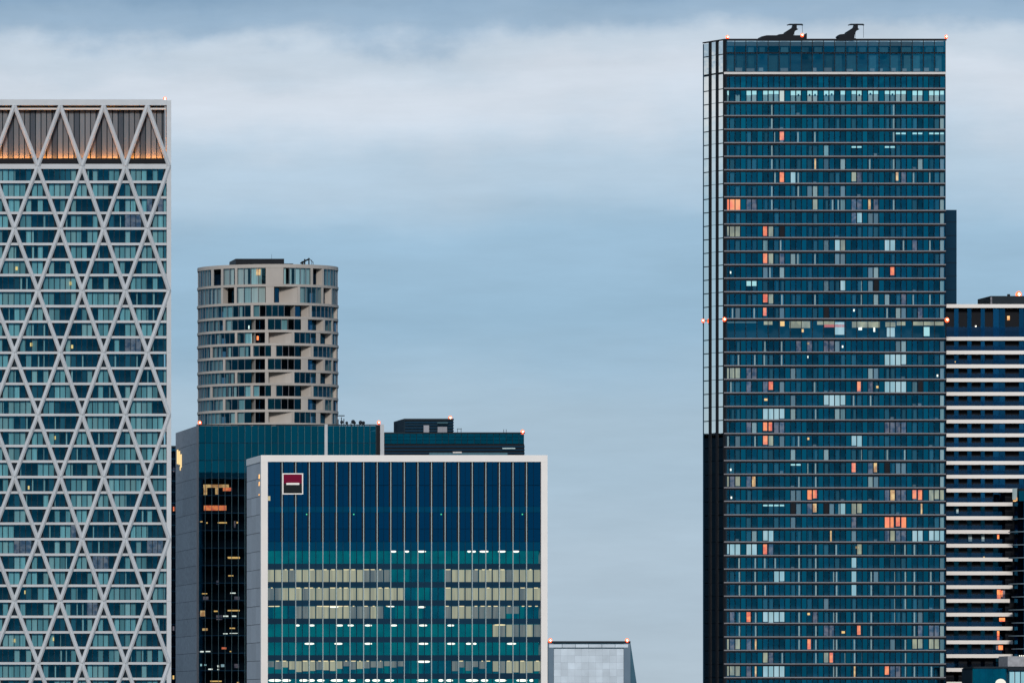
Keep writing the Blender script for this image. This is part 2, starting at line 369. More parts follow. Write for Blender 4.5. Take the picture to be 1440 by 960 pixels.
# ================================================================== round tower
def round_tower():
    d = 2050.0; pc = 376.5; R = 98.5/S0*d/D0
    cx, cy = fx(pc,d+R), d+R; R = R*(d+R)/d
    t = thing('round_tower', 'round pale stone tower with staggered recessed balconies', 'building', (cx, cy, 0))
    zf = lambda py: fz(py, d)
    ys = [374.5, 401, 427, 446.5]+[446.5+18.65*k for k in range(1, 16)]
    ang = lambda zx: math.asin(max(-1, min(1, (260+zx/3.69-pc)/98.5)))
    pt = lambda a, r: (cx+r*math.sin(a), cy-r*math.cos(a))
    def pin(a, dep):                                       # the point seen beside pt(a, R) but dep metres deeper
        x, y = pt(a, R); return (x+dep*x/y, y+dep)
    def arc(a0, a1, r, step=math.radians(6)):
        n = max(1, int(math.ceil(abs(a1-a0)/step))); return [pt(a0+(a1-a0)*i/n, r) for i in range(n+1)]
    def strip(name, mat, pts, z0, z1, smooth=False):
        V = []; F = []
        for i, (x, y) in enumerate(pts): V += [(x,y,z0),(x,y,z1)]
        for i in range(len(pts)-1): F.append((2*i, 2*i+2, 2*i+3, 2*i+1))
        return mesh_part(t, name, mat, V, F)
    SEG = {
     0: 'g70-115 w115-127 r127-160 f165 g170-230 f231 g234-376 w378-468 g470-618 f622 r628-645 s645-684 f686 g690-796',
     1: 'g68-162 f165 r170-224 f228 g235-376 w378-420 r424-446 s446-548 f551 g556-680 f683 r688-705 s705-737 f739 g742-796',
     2: 'g68-304 f309 g316-505 s505-530 r530-562 s562-612 f615 g621-755 s755-776 f778 g781-796',
     3: 'g68-170 f174 g180-306 s308-326 r326-374 f381 g388-560 w562-600 r600-645 s645-688 f692 g699-742 f745 r750-780 g781-796',
     4: 'g68-226 f231 g236-306 s308-326 r326-372 w374-392 s392-516 f520 g526-643 w645-670 r670-706 s706-738 f741 g746-796',
     5: 'g68-110 f115 g121-303 f308 g316-404 w405-430 g432-560 s562-622 f625 g631-750 s750-771 f774 g778-796'}
    rr = random.Random(4)
    n = 64
    # core and lower shaft
    prism(t, 'core', 'dark_wall', [(cx+(R-7.5)*math.cos(2*math.pi*i/n), cy+(R-7.5)*math.sin(2*math.pi*i/n)) for i in range(n)], 0, zf(372))
    prism(t, 'lower_storeys', 'stone', [(cx+(R-.5)*math.cos(2*math.pi*i/n), cy+(R-.5)*math.sin(2*math.pi*i/n)) for i in range(n)], 0, zf(ys[-1]))
    # floor rings
    for i, y in enumerate(ys):
        h = (5.0, 1.6)[i > 0]*1.0; rad = R+.05*((i*7) % 3)
        prism(t, 'floor_slab' if i else 'roof_slab', 'stone', [(cx+rad*math.cos(2*math.pi*k/n), cy+rad*math.sin(2*math.pi*k/n)) for k in range(n)], zf(y+1.9), zf(y-(3.2 if i == 0 else 1.6)))
    for i in range(len(ys)-1):
        key = i if i < 3 else 3+(i-3) % 3
        z1, z0 = zf(ys[i]+1.9), zf(ys[i+1]-1.6)
        vis = i < 12
        for tok in SEG[key].split():
            k = tok[0]
            if k == 'f':
                a = ang(float(tok[1:])); w = .34/R
                strip('fin', 'stone', [pt(a-w, R-2.0)]+arc(a-w, a+w, R-.02)+[pt(a+w, R-2.0)], z0, z1)
                continue
            u, v = [float(q) for q in tok[1:].split('-')]; a, b = ang(u), ang(v)
            if u <= 75: a = -math.pi/2-.12
            if v >= 795: b = math.pi/2+.12
            if k == 'w': strip('stone_wall', 'stone', arc(a, b, R-.06), z0, z1)
            elif k == 's': strip('splayed_wall', 'stone', [pin(a, 3.6), pin(a*.3+b*.7, 1.0), pt(b, R-.08)], z0, z1)
            elif k == 'r':
                strip('recess_side', 'stone', [pt(a, R-.3), pin(a, 4.2)], z0, z1)
                m = max(1, round((v-u)/26)); 
                for q in range(m): strip('pane', 'glass_navy', [pin(a+(b-a)*q/m, 3.7), pin(a+(b-a)*(q+.94)/m, 3.7)], z0, z1)
            else:
                m = max(1, round((b-a)*R/1.75)); g = rr.random()
                for q in range(m):
                    a0, a1 = a+(b-a)*(q+.04)/m, a+(b-a)*(q+.96)/m
                    strip('pane', 'glass_clear' if i < 2 else 'glass_round', [pt(a0, R-.22), pt(a1, R-.22)], z0, z1)
                    c = a+(b-a)*q/m; strip('mullion', 'fin_grey', [pt(c-.03/R, R-.4), pt(c-.03/R, R-.13), pt(c+.06/R, R-.13), pt(c+.06/R, R-.4)], z0, z1)
                    pr = (.85 if i < 2 else .9 if a0 < -.95 else .45 if a0 < -.25 else .12)
                    if vis and rr.random() < pr:
                        f = rr.choice((1, 1, .5)); strip('curtain', 'curtain' if (rr.random() < (.9 if a0 < -.6 else .45) and a0 < .1) else ('curtain_teal' if a0 < .3 or i < 2 else 'curtain_dark'), [pt(a0, R-.8), pt(a0+(a1-a0)*f, R-.8)], z0, z1)
        strip('rear_glazing', 'glass_navy', arc(math.pi/2+.13, 3*math.pi/2-.13, R-.42), z0, z1)
    def lamp(px, py, m, w, h): 
        a = math.asin((px-pc)/98.5); x, y = pt(a, R-.62); box(t, 'room_lamp', m, x-w/2, x+w/2, y, y+.1, zf(py)-h/2, zf(py)+h/2)
    lamp(352, 382.5, 'room_amber', 1.1, 1.6); lamp(351, 475, 'room_orange', .5, 1.1); lamp(338.8, 459.5, 'lamp_white', .3, .9)
    # roof plant
    for (a, b, c, e, m, dp) in ((337, 405.5, 362.5, 372, 'black_metal', 9), (405.5, 421, 368, 372, 'dark_metal', 5)):
        o = box(t, 'roof_plant', m, fx(a,d), fx(b,d), cy-dp, cy+6, zf(374), zf(c)+.3)
    zt = zf(371)
    for (px, h, r) in ((428, 5, .5), (431, 8, .35), (437, 9.5, .3), (441, 7, .12), (443, 4, .12), (384.5, 15, .06)):
        x = fx(px,d); tube(t, 'aerial', 'black_metal', (x, d+4, zt-1.5), (x, d+4, zf(371-h)), r*.55)
    tube(t, 'davit_arm', 'black_metal', (fx(425,d), d+4, zf(369)), (fx(438,d), d+4, zf(362.5)), .22); tube(t, 'davit_arm', 'black_metal', (fx(437,d), d+4, zf(362)), (fx(443,d), d+4, zf(368)), .08)
    return t
round_tower()

# ================================================================== office tower with granite flank
def granite_tower():
    d = 1880.0; db = 1931.0
    t = thing('granite_flanked_office_tower', 'dark glass office tower with speckled grey granite side wall and lit sign', 'building', (fx(400,d), d+25, 0))
    xl, xr = fx(278,d), fx(540,d); top = 597.0
    box(t, 'core', 'dark_wall', xl+.8, xr-.8, d+7, db-1, 0, fz(top+8,d))
    pbox(t, 'roof', 'roof_grey', 279, 539, top+2, top+4, d, db-d-1, .6)
    fl = 24.6; rows = [top+.8+fl*k for k in range(18)]
    # granite flank: courses of big slabs with thin joints
    for k in range(17):
        z1 = fz(rows[k],d); z0 = fz(rows[k+1],d)
        for q in range(3):
            y0 = d+1.2+(db-d-1.2)*q/3; y1 = d+1.2+(db-d-1.2)*(q+1)/3
            box(t, 'granite_panel', 'granite', xl, xl+.5+.01*((k+q) % 3), y0+.03, y1-.03, z0+.04, z1-.04)
    box(t, 'flank_wall', 'dark_wall', xl+.1, xl+.75, d+1.2, db, 0, fz(top+1.5,d))
    pbox(t, 'corner_pier', 'fin_grey', 276.6, 279.4, top-.5, 1030, d, 1.1, -.15)
    pbox(t, 'pier', 'silver_band', 456.3, 460.5, top-.6, 1030, d, .8, -.25)
    pbox(t, 'pier', 'silver_band', 534.6, 540, top-.6, 1030, d, 1.2, -.2)
    pbox(t, 'dark_return', 'black_metal', 529, 534.6, top, 1030, d, .8, .1)
    pbox(t, 'coping', 'dark_metal', 279.4, 529, top-.6, top+.8, d, .7, -.1)
    cols = [279.4+(456.3-279.4)*k/19 for k in range(20)]; cols2 = [460.5+(529-460.5)*k/8 for k in range(9)]
    R1, R2 = [], []
    for k in range(17):
        for cc in (cols, cols2):
            for a, b in zip(cc[:-1], cc[1:]):
                r = (a+.3, b-.3, rows[k]+.5, rows[k+1]-.4)
                (R1 if k < 3 else R2).append(r)
    R2.sort(key=lambda r: (r[0] > 345 or r[2] > 960))
    prects(t, 'pane', 'glass_green', R1, d, .45, 200)
    prects(t, 'pane', 'glass_office_dark', R2, d, .45, 100)
    for cc in (cols, cols2):
        for x in cc: pbox(t, 'mullion', 'fin_thin', x-.28, x+.28, top+.8, 1020, d, .3, .12)
    for y in rows[1:]: pbox(t, 'floor_line', 'navy_panel', 279.5, 529, y-.5, y+.5, d, .12, .36)
    for y in rows[3:]: pbox(t, 'floor_slab', 'dark_wall', 280, 345, y-.8, y+.8, d, 5.5, .7)
    # lit offices
    z6 = lambda X, Y: (240+X/4.174, 570+Y/4.174); z7 = lambda X, Y: (230+X/5.335, 780+Y/5.335)
    def lit(f, x0, y0, x1, y1, m, back=1.2): 
        a = f(x0, y0); b = f(x1, y1); pbox(t, 'office_light', m, a[0], b[0], a[1], b[1], d, .08, back)
    lit(z6, 195, 462, 345, 480, 'room_amber'); lit(z6, 197, 478, 217, 528, 'room_amber'); lit(z6, 265, 478, 283, 520, 'room_amber'); lit(z6, 310, 480, 358, 500, 'room_orange')
    lit(z6, 198, 585, 330, 614, 'room_orange'); lit(z6, 172, 677, 190, 683, 'lamp_warm'); lit(z6, 280, 682, 333, 690, 'lamp_warm'); lit(z6, 375, 676, 384, 715, 'room_dim'); lit(z6, 390, 680, 400, 690, 'lamp_warm'); lit(z6, 340, 888, 410, 897, 'lamp_warm')
    lit(z6, 220, 484, 262, 528, 'dark_wall', 1.0); lit(z6, 212, 683, 220, 691, 'lamp_warm')
    lit(z7, 485, 12, 575, 22, 'lamp_warm'); lit(z7, 490, 150, 528, 158, 'lamp_warm'); lit(z7, 292, 285, 332, 292, 'lamp_warm'); lit(z7, 300, 310, 340, 335, 'room_dim'); lit(z7, 400, 190, 420, 220, 'room_dim'); lit(z7, 400, 450, 445, 485, 'room_dim')
    lit(z7, 275, 415, 315, 458, 'room_amber'); lit(z7, 382, 415, 410, 425, 'lamp_warm'); lit(z7, 485, 410, 575, 420, 'lamp_warm'); lit(z7, 452, 452, 490, 462, 'lamp_white'); lit(z7, 515, 452, 550, 462, 'lamp_white')
    lit(z7, 295, 548, 335, 565, 'room_amber'); lit(z7, 500, 543, 540, 552, 'lamp_warm'); lit(z7, 452, 585, 485, 592, 'lamp_white'); lit(z7, 500, 583, 560, 588, 'lamp_white'); lit(z7, 440, 690, 475, 705, 'room_orange')
    lit(z7, 272, 718, 305, 728, 'lamp_white'); lit(z7, 320, 718, 355, 726, 'lamp_white'); lit(z7, 500, 718, 512, 726, 'lamp_warm'); lit(z7, 278, 815, 292, 832, 'strip_light'); lit(z7, 310, 818, 325, 828, 'strip_light')
    lit(z7, 340, 850, 372, 860, 'lamp_white'); lit(z7, 408, 825, 420, 840, 'lamp_white'); lit(z7, 435, 818, 460, 838, 'room_white'); lit(z7, 408, 852, 420, 864, 'lamp_white'); lit(z7, 535, 815, 570, 845, 'room_dim'); lit(z7, 355, 940, 440, 950, 'lamp_warm'); lit(z7, 555, 950, 570, 962, 'lamp_warm'); lit(z7, 535, 310, 575, 335, 'room_dim'); lit(z7, 505, 280, 545, 288, 'lamp_white')
    # lit letters standing proud of the granite, read edge-on from here
    for k, (px, y0, y1) in enumerate(((250.2, 632, 652), (252.6, 634, 653), (255.0, 638.5, 657))):
        X0 = fx(278,d); yy = d*X0/((px-720)/S0+XC)*D0/d*d/D0 if False else X0*D0/((px-720)/S0+XC)
        g = box(t, 'sign_letter', 'sign_gold', X0-.17, X0-.04, yy-1.35, yy+1.1, fz(y1,yy), fz(y0,yy))
    box(t, 'sign_letter', 'sign_gold', fx(278,d)-.17, fx(278,d)-.04, 1918.5, 1919.7, fz(661,1919), fz(655.5,1919))
    # roof aerials
    for (px, h) in ((480, 12), (484.5, 15), (488, 13), (493, 6), (498, 7), (503, 8), (510, 7), (514, 6), (517, 5)):
        x = fx(px,d); tube(t, 'aerial', 'black_metal', (x, d+6, fz(600,d)), (x, d+6, fz(600-h,d)), .10)
    tube(t, 'aerial_crossbar', 'black_metal', (fx(478.5,d), d+6, fz(583,d)), (fx(489,d), d+6, fz(583,d)), .12)
    for (px, py, r) in ((485, 592, .35), (492, 593, .3), (501, 591.5, .42), (503, 593, .3), (511.5, 592.5, .4), (515.5, 593, .35)): ball(t, 'dish', 'dark_metal', (fx(px,d), d+6, fz(py,d)), r*1.2)
    return t
granite_tower()
beacon(281, 594.3, 1880, 'glowing orange warning light above the granite pier, below the round tower', .38)
beacon(532.8, 593.8, 1880, 'glowing orange warning light on the office roof beside the aerials', .36)

# ================================================================== dark block behind
def dark_block():
    d = 1960.0
    t = thing('dark_glass_block', 'low dark glass block with louvred bands and rooftop plant house', 'building', (fx(640,d), d+20, 0))
    box(t, 'body', 'dark_wall', fx(470,d), fx(737.4,d), d+.6, d+40, 0, fz(610,d))
    pbox(t, 'coping', 'dark_metal', 470, 738, 607.6, 609.4, d, 40, -.1)
    xs = [541+9.0*k for k in range(23)]; rc = []
    for a, b in zip(xs[:-1], xs[1:]):
        for y0, y1 in ((609.6, 613.6), (614, 618.6), (619, 623.6)): rc.append((a+.3, min(b-.3, 737), y0, y1))
    prects(t, 'pane', 'glass_green', rc, d, .3)
    for k in range(4):
        y = 624.3+4.6*k
        pbox(t, 'louvre_gap', 'black_metal', 470, 737.6, y, y+2.2, d, .4, .25); pbox(t, 'louvre_blade', 'navy_panel', 470, 737.8, y+2.3, y+4.5, d, .8, -.05)
    pbox(t, 'facade', 'glass_green', 470, 737.6, 643, 1000, d, .2, .3)
    # terrace gear in front of the louvres
    pbox(t, 'terrace_rail', 'curtain_dark', 603, 713, 636.3, 640, d, .2, -.9); pbox(t, 'terrace_panel', 'pale_cap', 636, 648.5, 635, 637, d, .2, -1.0); pbox(t, 'terrace_panel', 'curtain_teal', 706, 724, 629.5, 631, d, .3, -.6)
    # plant house
    x0, x1 = 565.5, 641
    ph = prism(t, 'plant_house', 'dark_wall', [(fx(x0+6,d), d+4.0), (fx(x1-.5,d), d+4.0), (fx(x1-.5,d), d+16), (fx(x0,d), d+16), (fx(x0,d), d+8.5)], fz(610,d), fz(589.5,d))
    pbox(ph, 'plant_roof', 'dark_metal', x0+6, x1, 587.6, 590, d, 13, 3.5)
    for k in range(4): pbox(ph, 'plant_louvre', 'navy_panel', x0+7, x1, 592+4*k, 594+4*k, d, .3, 3.6)
    pbox(ph, 'plant_door', 'curtain_grey', 598.3, 606, 597, 608, d, .15, 3.3); pbox(ph, 'plant_unit', 'curtain_grey', 617.5, 630.5, 599.3, 608, d, 1.0, 2.4); pbox(ph, 'plant_duct', 'curtain_dark', 617, 632, 592.5, 595, d, .8, 2.6)
    for (px, h) in ((645, 6), (650, 6.5), (710, 5), (713.5, 5)): tube(t, 'aerial', 'dark_metal', (fx(px,d), d+2, fz(609,d)), (fx(px,d), d+2, fz(608-h,d)), .06)
    tube(t, 'aerial_crossbar', 'dark_metal', (fx(644,d), d+2, fz(602.3,d)), (fx(651,d), d+2, fz(602.3,d)), .06)
    return t
dark_block()
beacon(637, 586.5, 1960, 'glowing orange warning light on the rooftop plant house', .42, 5)
beacon(735, 607.0, 1960, 'glowing orange warning light at the end of the low dark glass block', .42)

# ================================================================== white framed office block
def framed_office():
    d = 1800.0; dep = 30.0
    t = thing('white_framed_office_block', 'white framed glass office block with black and red square logo', 'building', (fx(570,d), d+15, 0))
    xl, xr = fx(367,d), fx(770,d)
    gx0, gx1, gy0 = 376.6, 761.0, 649.0
    box(t, 'core', 'dark_wall', xl+1.6, xr-1.6, d+9, d+dep-1, 0, fz(652,d))
    pbox(t, 'frame_head', 'white_frame', 367, 770, 639.6, 649, d, dep, 0)
    pbox(t, 'frame_post', 'white_frame', 367, 376.6, 649.06, 1046, d, 1.6, 0)
    pbox(t, 'frame_post', 'white_frame', 761, 770, 649.06, 1046, d, dep, 0)
    box(t, 'lower_storeys', 'navy_panel', xl+.6, xr-.6, d+.6, d+dep, 0, fz(1046,d))
    rows = [774.2+25.7*k for k in range(11)]
    # side wall: one cladding panel a storey
    zy = [649.1, 672, 697, 722.5, 748]+rows+[1046]
    for a, b in zip(zy[:-1], zy[1:]):
        for q in range(3): box(t, 'side_panel', 'granite_pale', xl+.12, xl+.6, d+1.62+(dep-1.62)*q/3+.02, d+1.62+(dep-1.62)*(q+1)/3-.02, fz(b,d)+.05, fz(a,d)-.05)
    box(t, 'side_backing', 'dark_wall', xl+.5, xl+1.5, d+1.7, d+dep-.05, 0, fz(649.1,d))
    for (y0, y1) in ((666, 672), (676.5, 682), (693.5, 695.5)): box(t, 'side_light', 'room_amber', xl-.01, xl+.13, d+3.2, d+5.0, fz(y1,d), fz(y0,d))
    fins = [377.9+19.1*k for k in range(1, 20)]
    ends = [gx0]+fins+[gx1]; mids = [(a+b)/2 for a, b in zip(ends[:-1], ends[1:])]
    xs = sorted(ends+mids)
    # upper opaque zone: navy panels between fins with dark shadow gaps
    up = [(649.2, 681.8), (682.4, 711.7), (711.9, 719.9), (720.2, 742.8), (743.3, 761), (761.4, 773.8)]
    for i, (y0, y1) in enumerate(up):
        gap = 2.5 if i in (0, 1, 3, 4) else .5
        for a, b in zip(xs[:-1], xs[1:]):
            l = gap if a in fins else .22; r = gap if b in fins else .22
            pbox(t, 'blank_panel', 'glass_bluepanel' if i not in (2, 5) else 'glass_bluepanel_light', a+l, b-r, y0, y1, d, .2, .75)
    pbox(t, 'panel_backing', 'black_metal', gx0, gx1, gy0, 774, d, .4, 1.1)
    for x in fins:
        pbox(t, 'fin', 'fin_pale', x-.5, x+.5, gy0+.02, 1046, d, .55, .22)
    for x in mids: pbox(t, 'mullion', 'navy_panel', x-.55, x+.55, 761, 1046, d, .15, .66)
    panes = []; spans = []
    for k, y in enumerate(rows):
        for a, b in zip(xs[:-1], xs[1:]): panes.append((a+.35, b-.35, y, y+17.6)); spans.append((a+.3, b-.3, y+17.8, y+25.5))
    prects(t, 'pane', 'glass_office', panes, d, .82, 300)
    for k, y in enumerate(rows):
        for a, b in zip(ends[:-1], ends[1:]): pbox(t, 'spandrel', 'navy_panel', a+.3, b-.3, y+17.8, y+25.6, d, .2, .76)
        pbox(t, 'ceiling', 'slab', gx0, gx1, y-4, y-1.5, d, 8, 1.0)
    # interiors: lit office depth behind every storey, blinds, ceiling lamps
    rr = random.Random(21)
    tealrow = {0: 'office_teal', 1: 'office_blue', 2: 'office_blue', 3: 'office_blue', 4: 'office_teal', 5: 'office_teal', 6: 'office_blue', 7: 'office_teal'}
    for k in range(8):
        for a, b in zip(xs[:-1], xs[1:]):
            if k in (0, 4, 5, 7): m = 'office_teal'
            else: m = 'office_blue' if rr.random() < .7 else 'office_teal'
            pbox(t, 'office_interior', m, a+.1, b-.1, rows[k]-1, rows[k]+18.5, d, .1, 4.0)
    def blind_or_reflection(k, x0, x1, m, frac=1.0, jit=.0):
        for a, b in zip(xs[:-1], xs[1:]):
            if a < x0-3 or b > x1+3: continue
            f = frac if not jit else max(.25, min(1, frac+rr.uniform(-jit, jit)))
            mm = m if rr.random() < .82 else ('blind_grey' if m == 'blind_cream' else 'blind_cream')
            pbox(t, 'blind_or_reflection', mm, a+.7, b-.7, rows[k]+.6, rows[k]+.6+17*f, d, .05, 1.25)
    blind_or_reflection(1, 377, 510, 'blind_cream'); blind_or_reflection(1, 510, 548, 'blind_grey'); blind_or_reflection(1, 626, 761, 'blind_cream')
    blind_or_reflection(2, 377, 405, 'blind_grey'); blind_or_reflection(2, 407, 505, 'blind_cream'); blind_or_reflection(2, 505, 569, 'blind_cream'); blind_or_reflection(2, 626, 761, 'blind_cream')
    blind_or_reflection(3, 416, 446, 'blind_grey'); blind_or_reflection(3, 446, 485, 'blind_cream'); blind_or_reflection(3, 485, 545, 'blind_grey'); blind_or_reflection(3, 626, 710, 'blind_grey'); blind_or_reflection(3, 710, 735, 'blind_grey', .6)
    blind_or_reflection(4, 694, 720, 'blind_cream'); blind_or_reflection(4, 720, 761, 'blind_grey')
    blind_or_reflection(6, 377, 407, 'blind_grey', .6, .2); blind_or_reflection(6, 407, 483, 'blind_cream', .75, .2); blind_or_reflection(6, 483, 569, 'blind_grey', .5, .2); blind_or_reflection(6, 635, 690, 'blind_grey', .65, .2); blind_or_reflection(6, 690, 761, 'blind_cream', .9, .1)
    z = lambda X: 340+X/4.8; zr = lambda X: 480+X/4.57
    def cl(k, x0, x1, m='lamp_white', dy=.4, h=2.6): 
        n = 10; a, b = fx(x0,d), fx(x1,d); c = fz(rows[k]+dy+h/2,d); hh = h/2/S0
        pts = [((a+b)/2+(b-a)/2*math.cos(2*math.pi*i/n)*1.0, c+hh*math.copysign(min(1, abs(math.sin(2*math.pi*i/n))*1.25), math.sin(2*math.pi*i/n))) for i in range(n)]
        profile(t, 'ceiling_light', m, pts, d+.95, d+1.05)
    for X in (530, 575): pass
    for x0, x1 in ((550, 558), (570, 576), (588, 600), (658, 663), (664, 670), (675, 688), (701, 712), (722, 731)): cl(0, x0, x1, 'lamp_white', -.6, 2.6)
    for k in (1, 2, 3, 6):
        for a, b in zip(xs[:-1], xs[1:]):
            if a < 545 or a > 620:
                if rr.random() < .55: cl(k, a+rr.uniform(0, 5), a+rr.uniform(6, 9), 'lamp_amber', -.3, 1.3)
    cl(3, z(515), z(700), 'lamp_amber', -.6, 2.0); cl(3, z(590), z(660), 'lamp_white', -.6, 3); cl(3, 588, 599); cl(3, z(985), z(1035), 'lamp_white', 0, 1.6); cl(3, z(178), z(262), 'lamp_amber', 0, 1.2)
    for x0, x1 in ((368, 394), (458, 494), (638, 688), (718, 760), (834, 882), (1008, 1052), (1200, 1256), (1392, 1438)): cl(4, z(x0), z(x1))
    for x0, x1 in ((985, 1060),): cl(4, zr(x0), zr(x1), 'lamp_amber', 0, 2)
    for x0, x1 in ((426, 494), (628, 684), (832, 884), (1196, 1264), (1390, 1440)): cl(5, z(x0), z(x1))
    for x0, x1 in ((805, 838), (850, 873), (1068, 1128), (685, 735)): cl(5, zr(x0), zr(x1))
    cl(6, z(1186), z(1276), 'lamp_white', -.3, 3)
    for x0, x1 in ((183, 270), (270, 335), (392, 448), (452, 496), (512, 562), (602, 690), (720, 772), (834, 872), (884, 938), (968, 1032), (1184, 1260), (1332, 1364), (1384, 1430)): cl(7, z(x0), z(x1), 'lamp_white', .2, 3.4)
    for x0, x1 in ((803, 885), (900, 948), (990, 1068), (1128, 1200), (1213, 1240)): cl(7, zr(x0), zr(x1), 'lamp_white', .2, 3.4)
    # square logo
    lg = mesh_part(t, 'logo', 'logo_white', *boxvf(fx(397,d), fx(426.3,d), d-.05, d+.2, fz(694.8,d), fz(665,d))); lg['label'] = 'square sign, dark red over black with a white bar'
    pbox(lg, 'logo_field', 'logo_red', 398.6, 424.6, 666.6, 679.4, d, .1, -.12)
    pbox(lg, 'logo_field', 'logo_black', 398.6, 424.6, 679.5, 693.0, d, .1, -.12)
    pbox(lg, 'logo_bar', 'logo_white', 402.5, 420.8, 678.6, 681.4, d, .1, -.2)
    for x in (431.7, 498, 621, 735.2): pbox(t, 'indicator_light', 'lamp_green', x-.8, x+.8, 721.8, 723.5, d, .05, .66)
    pbox(t, 'wall_lamp', 'room_cream', 377.2, 380.5, 697, 703.5, d, .1, .5)
    return t
solid('granite_pale', (.48,.50,.53), .6, 0, .12, .8, rnd=.10)
glass('glass_bluepanel', (.01,.02,.04), (.003,.17,.44), .25, .05); glass('glass_bluepanel_light', (.01,.02,.04), (.005,.22,.46), .28, .05)
emit('lamp_amber', (1,.80,.45), 1.2)
framed_office()

# ================================================================== far pale tower
def pale_tower():
    d = 2300.0
    t = thing('tapering_pale_tower', 'distant pale panelled tower with sloping edge and dark roof line', 'building', (fx(830,d), d+15, 0))
    yb = 1036
    V = [(fx(771,d), d), (fx(887,d), d)]
    slope = lambda y: 887+(y-903)*.125
    prof = [(fx(771,d), 0), (fx(slope(1460),d), 0), (fx(slope(903),d), fz(903,d)), (fx(771,d), fz(903,d))]
    profile(t, 'body', 'tower_edge', prof, d+.5, d+30)
    pbox(t, 'edge_pier', 'tower_edge_light', 771, 778.6, 904, 1036, d, 1.0, .0); pbox(t, 'edge_pier', 'tower_edge_light', 877.2, 886.6, 904, 1036, d, 1.0, .0)
    pbox(t, 'roof_edge', 'dark_metal', 775, 886.6, 900.8, 903.2, d, 30, -.1)
    for k in range(6): pbox(t, 'head_panel', 'frost_panel', 772.2+18.6*k, 790.2+18.6*k, 905.2, 909.8, d, .3, -.15)
    for k in range(10):
        for j in range(10):
            pbox(t, 'facade_panel', 'frost_panel', 779+9.8*k+.05, 779+9.8*(k+1)-.05, 911.5+9.6*j+.05, 911.5+9.6*(j+1)-.05, d, .3, .1)
    return t
solid('tower_edge', (.05,.12,.17), .4, 0, .15, .3); solid('tower_edge_light', (.14,.20,.26), .4, 0, .15, .3)
pale_tower()
beacon(774, 900, 2300, 'glowing red warning light on the pale tower beside the white frame', .5)
beacon(882, 900, 2300, 'glowing red warning light on the sloping edge of the pale tower', .5)

# ================================================================== sliver of a glass building in the gap
def gap_building():
    d = 1995.0
    t = thing('narrow_glass_building', 'dark blue glass building showing in gap between lattice tower and granite wall', 'building', (fx(238,d), d+10, 0))
    box(t, 'body', 'dark_wall', fx(210,d), fx(262,d), d+4, d+20, 0, fz(629,d)); pbox(t, 'roof_edge', 'dark_metal', 210, 262, 626.5, 629, d, 20, 0)
    rc = []
    for k in range(27):
        for q in range(6): rc.append((210+8.5*q+.3, 210+8.5*(q+1)-.3, 629.5+15.5*k+.4, 629.5+15.5*(k+1)-.6))
        pbox(t, 'floor_line', 'navy_panel', 210, 262, 629.5+15.5*(k+1)-.7, 629.5+15.5*(k+1)+.5, d, .3, .05)
    prects(t, 'pane', 'glass_navy', rc, d, .2)
    for (px, py, m) in ((244, 952, 'lamp_warm'), (245, 715, 'room_orange'), (244.5, 883, 'room_dim'), (245, 660, 'room_dim')): pbox(t, 'room_light', m, px-1.6, px+1.6, py-3, py+3, d, .1, .5)
    return t
gap_building()

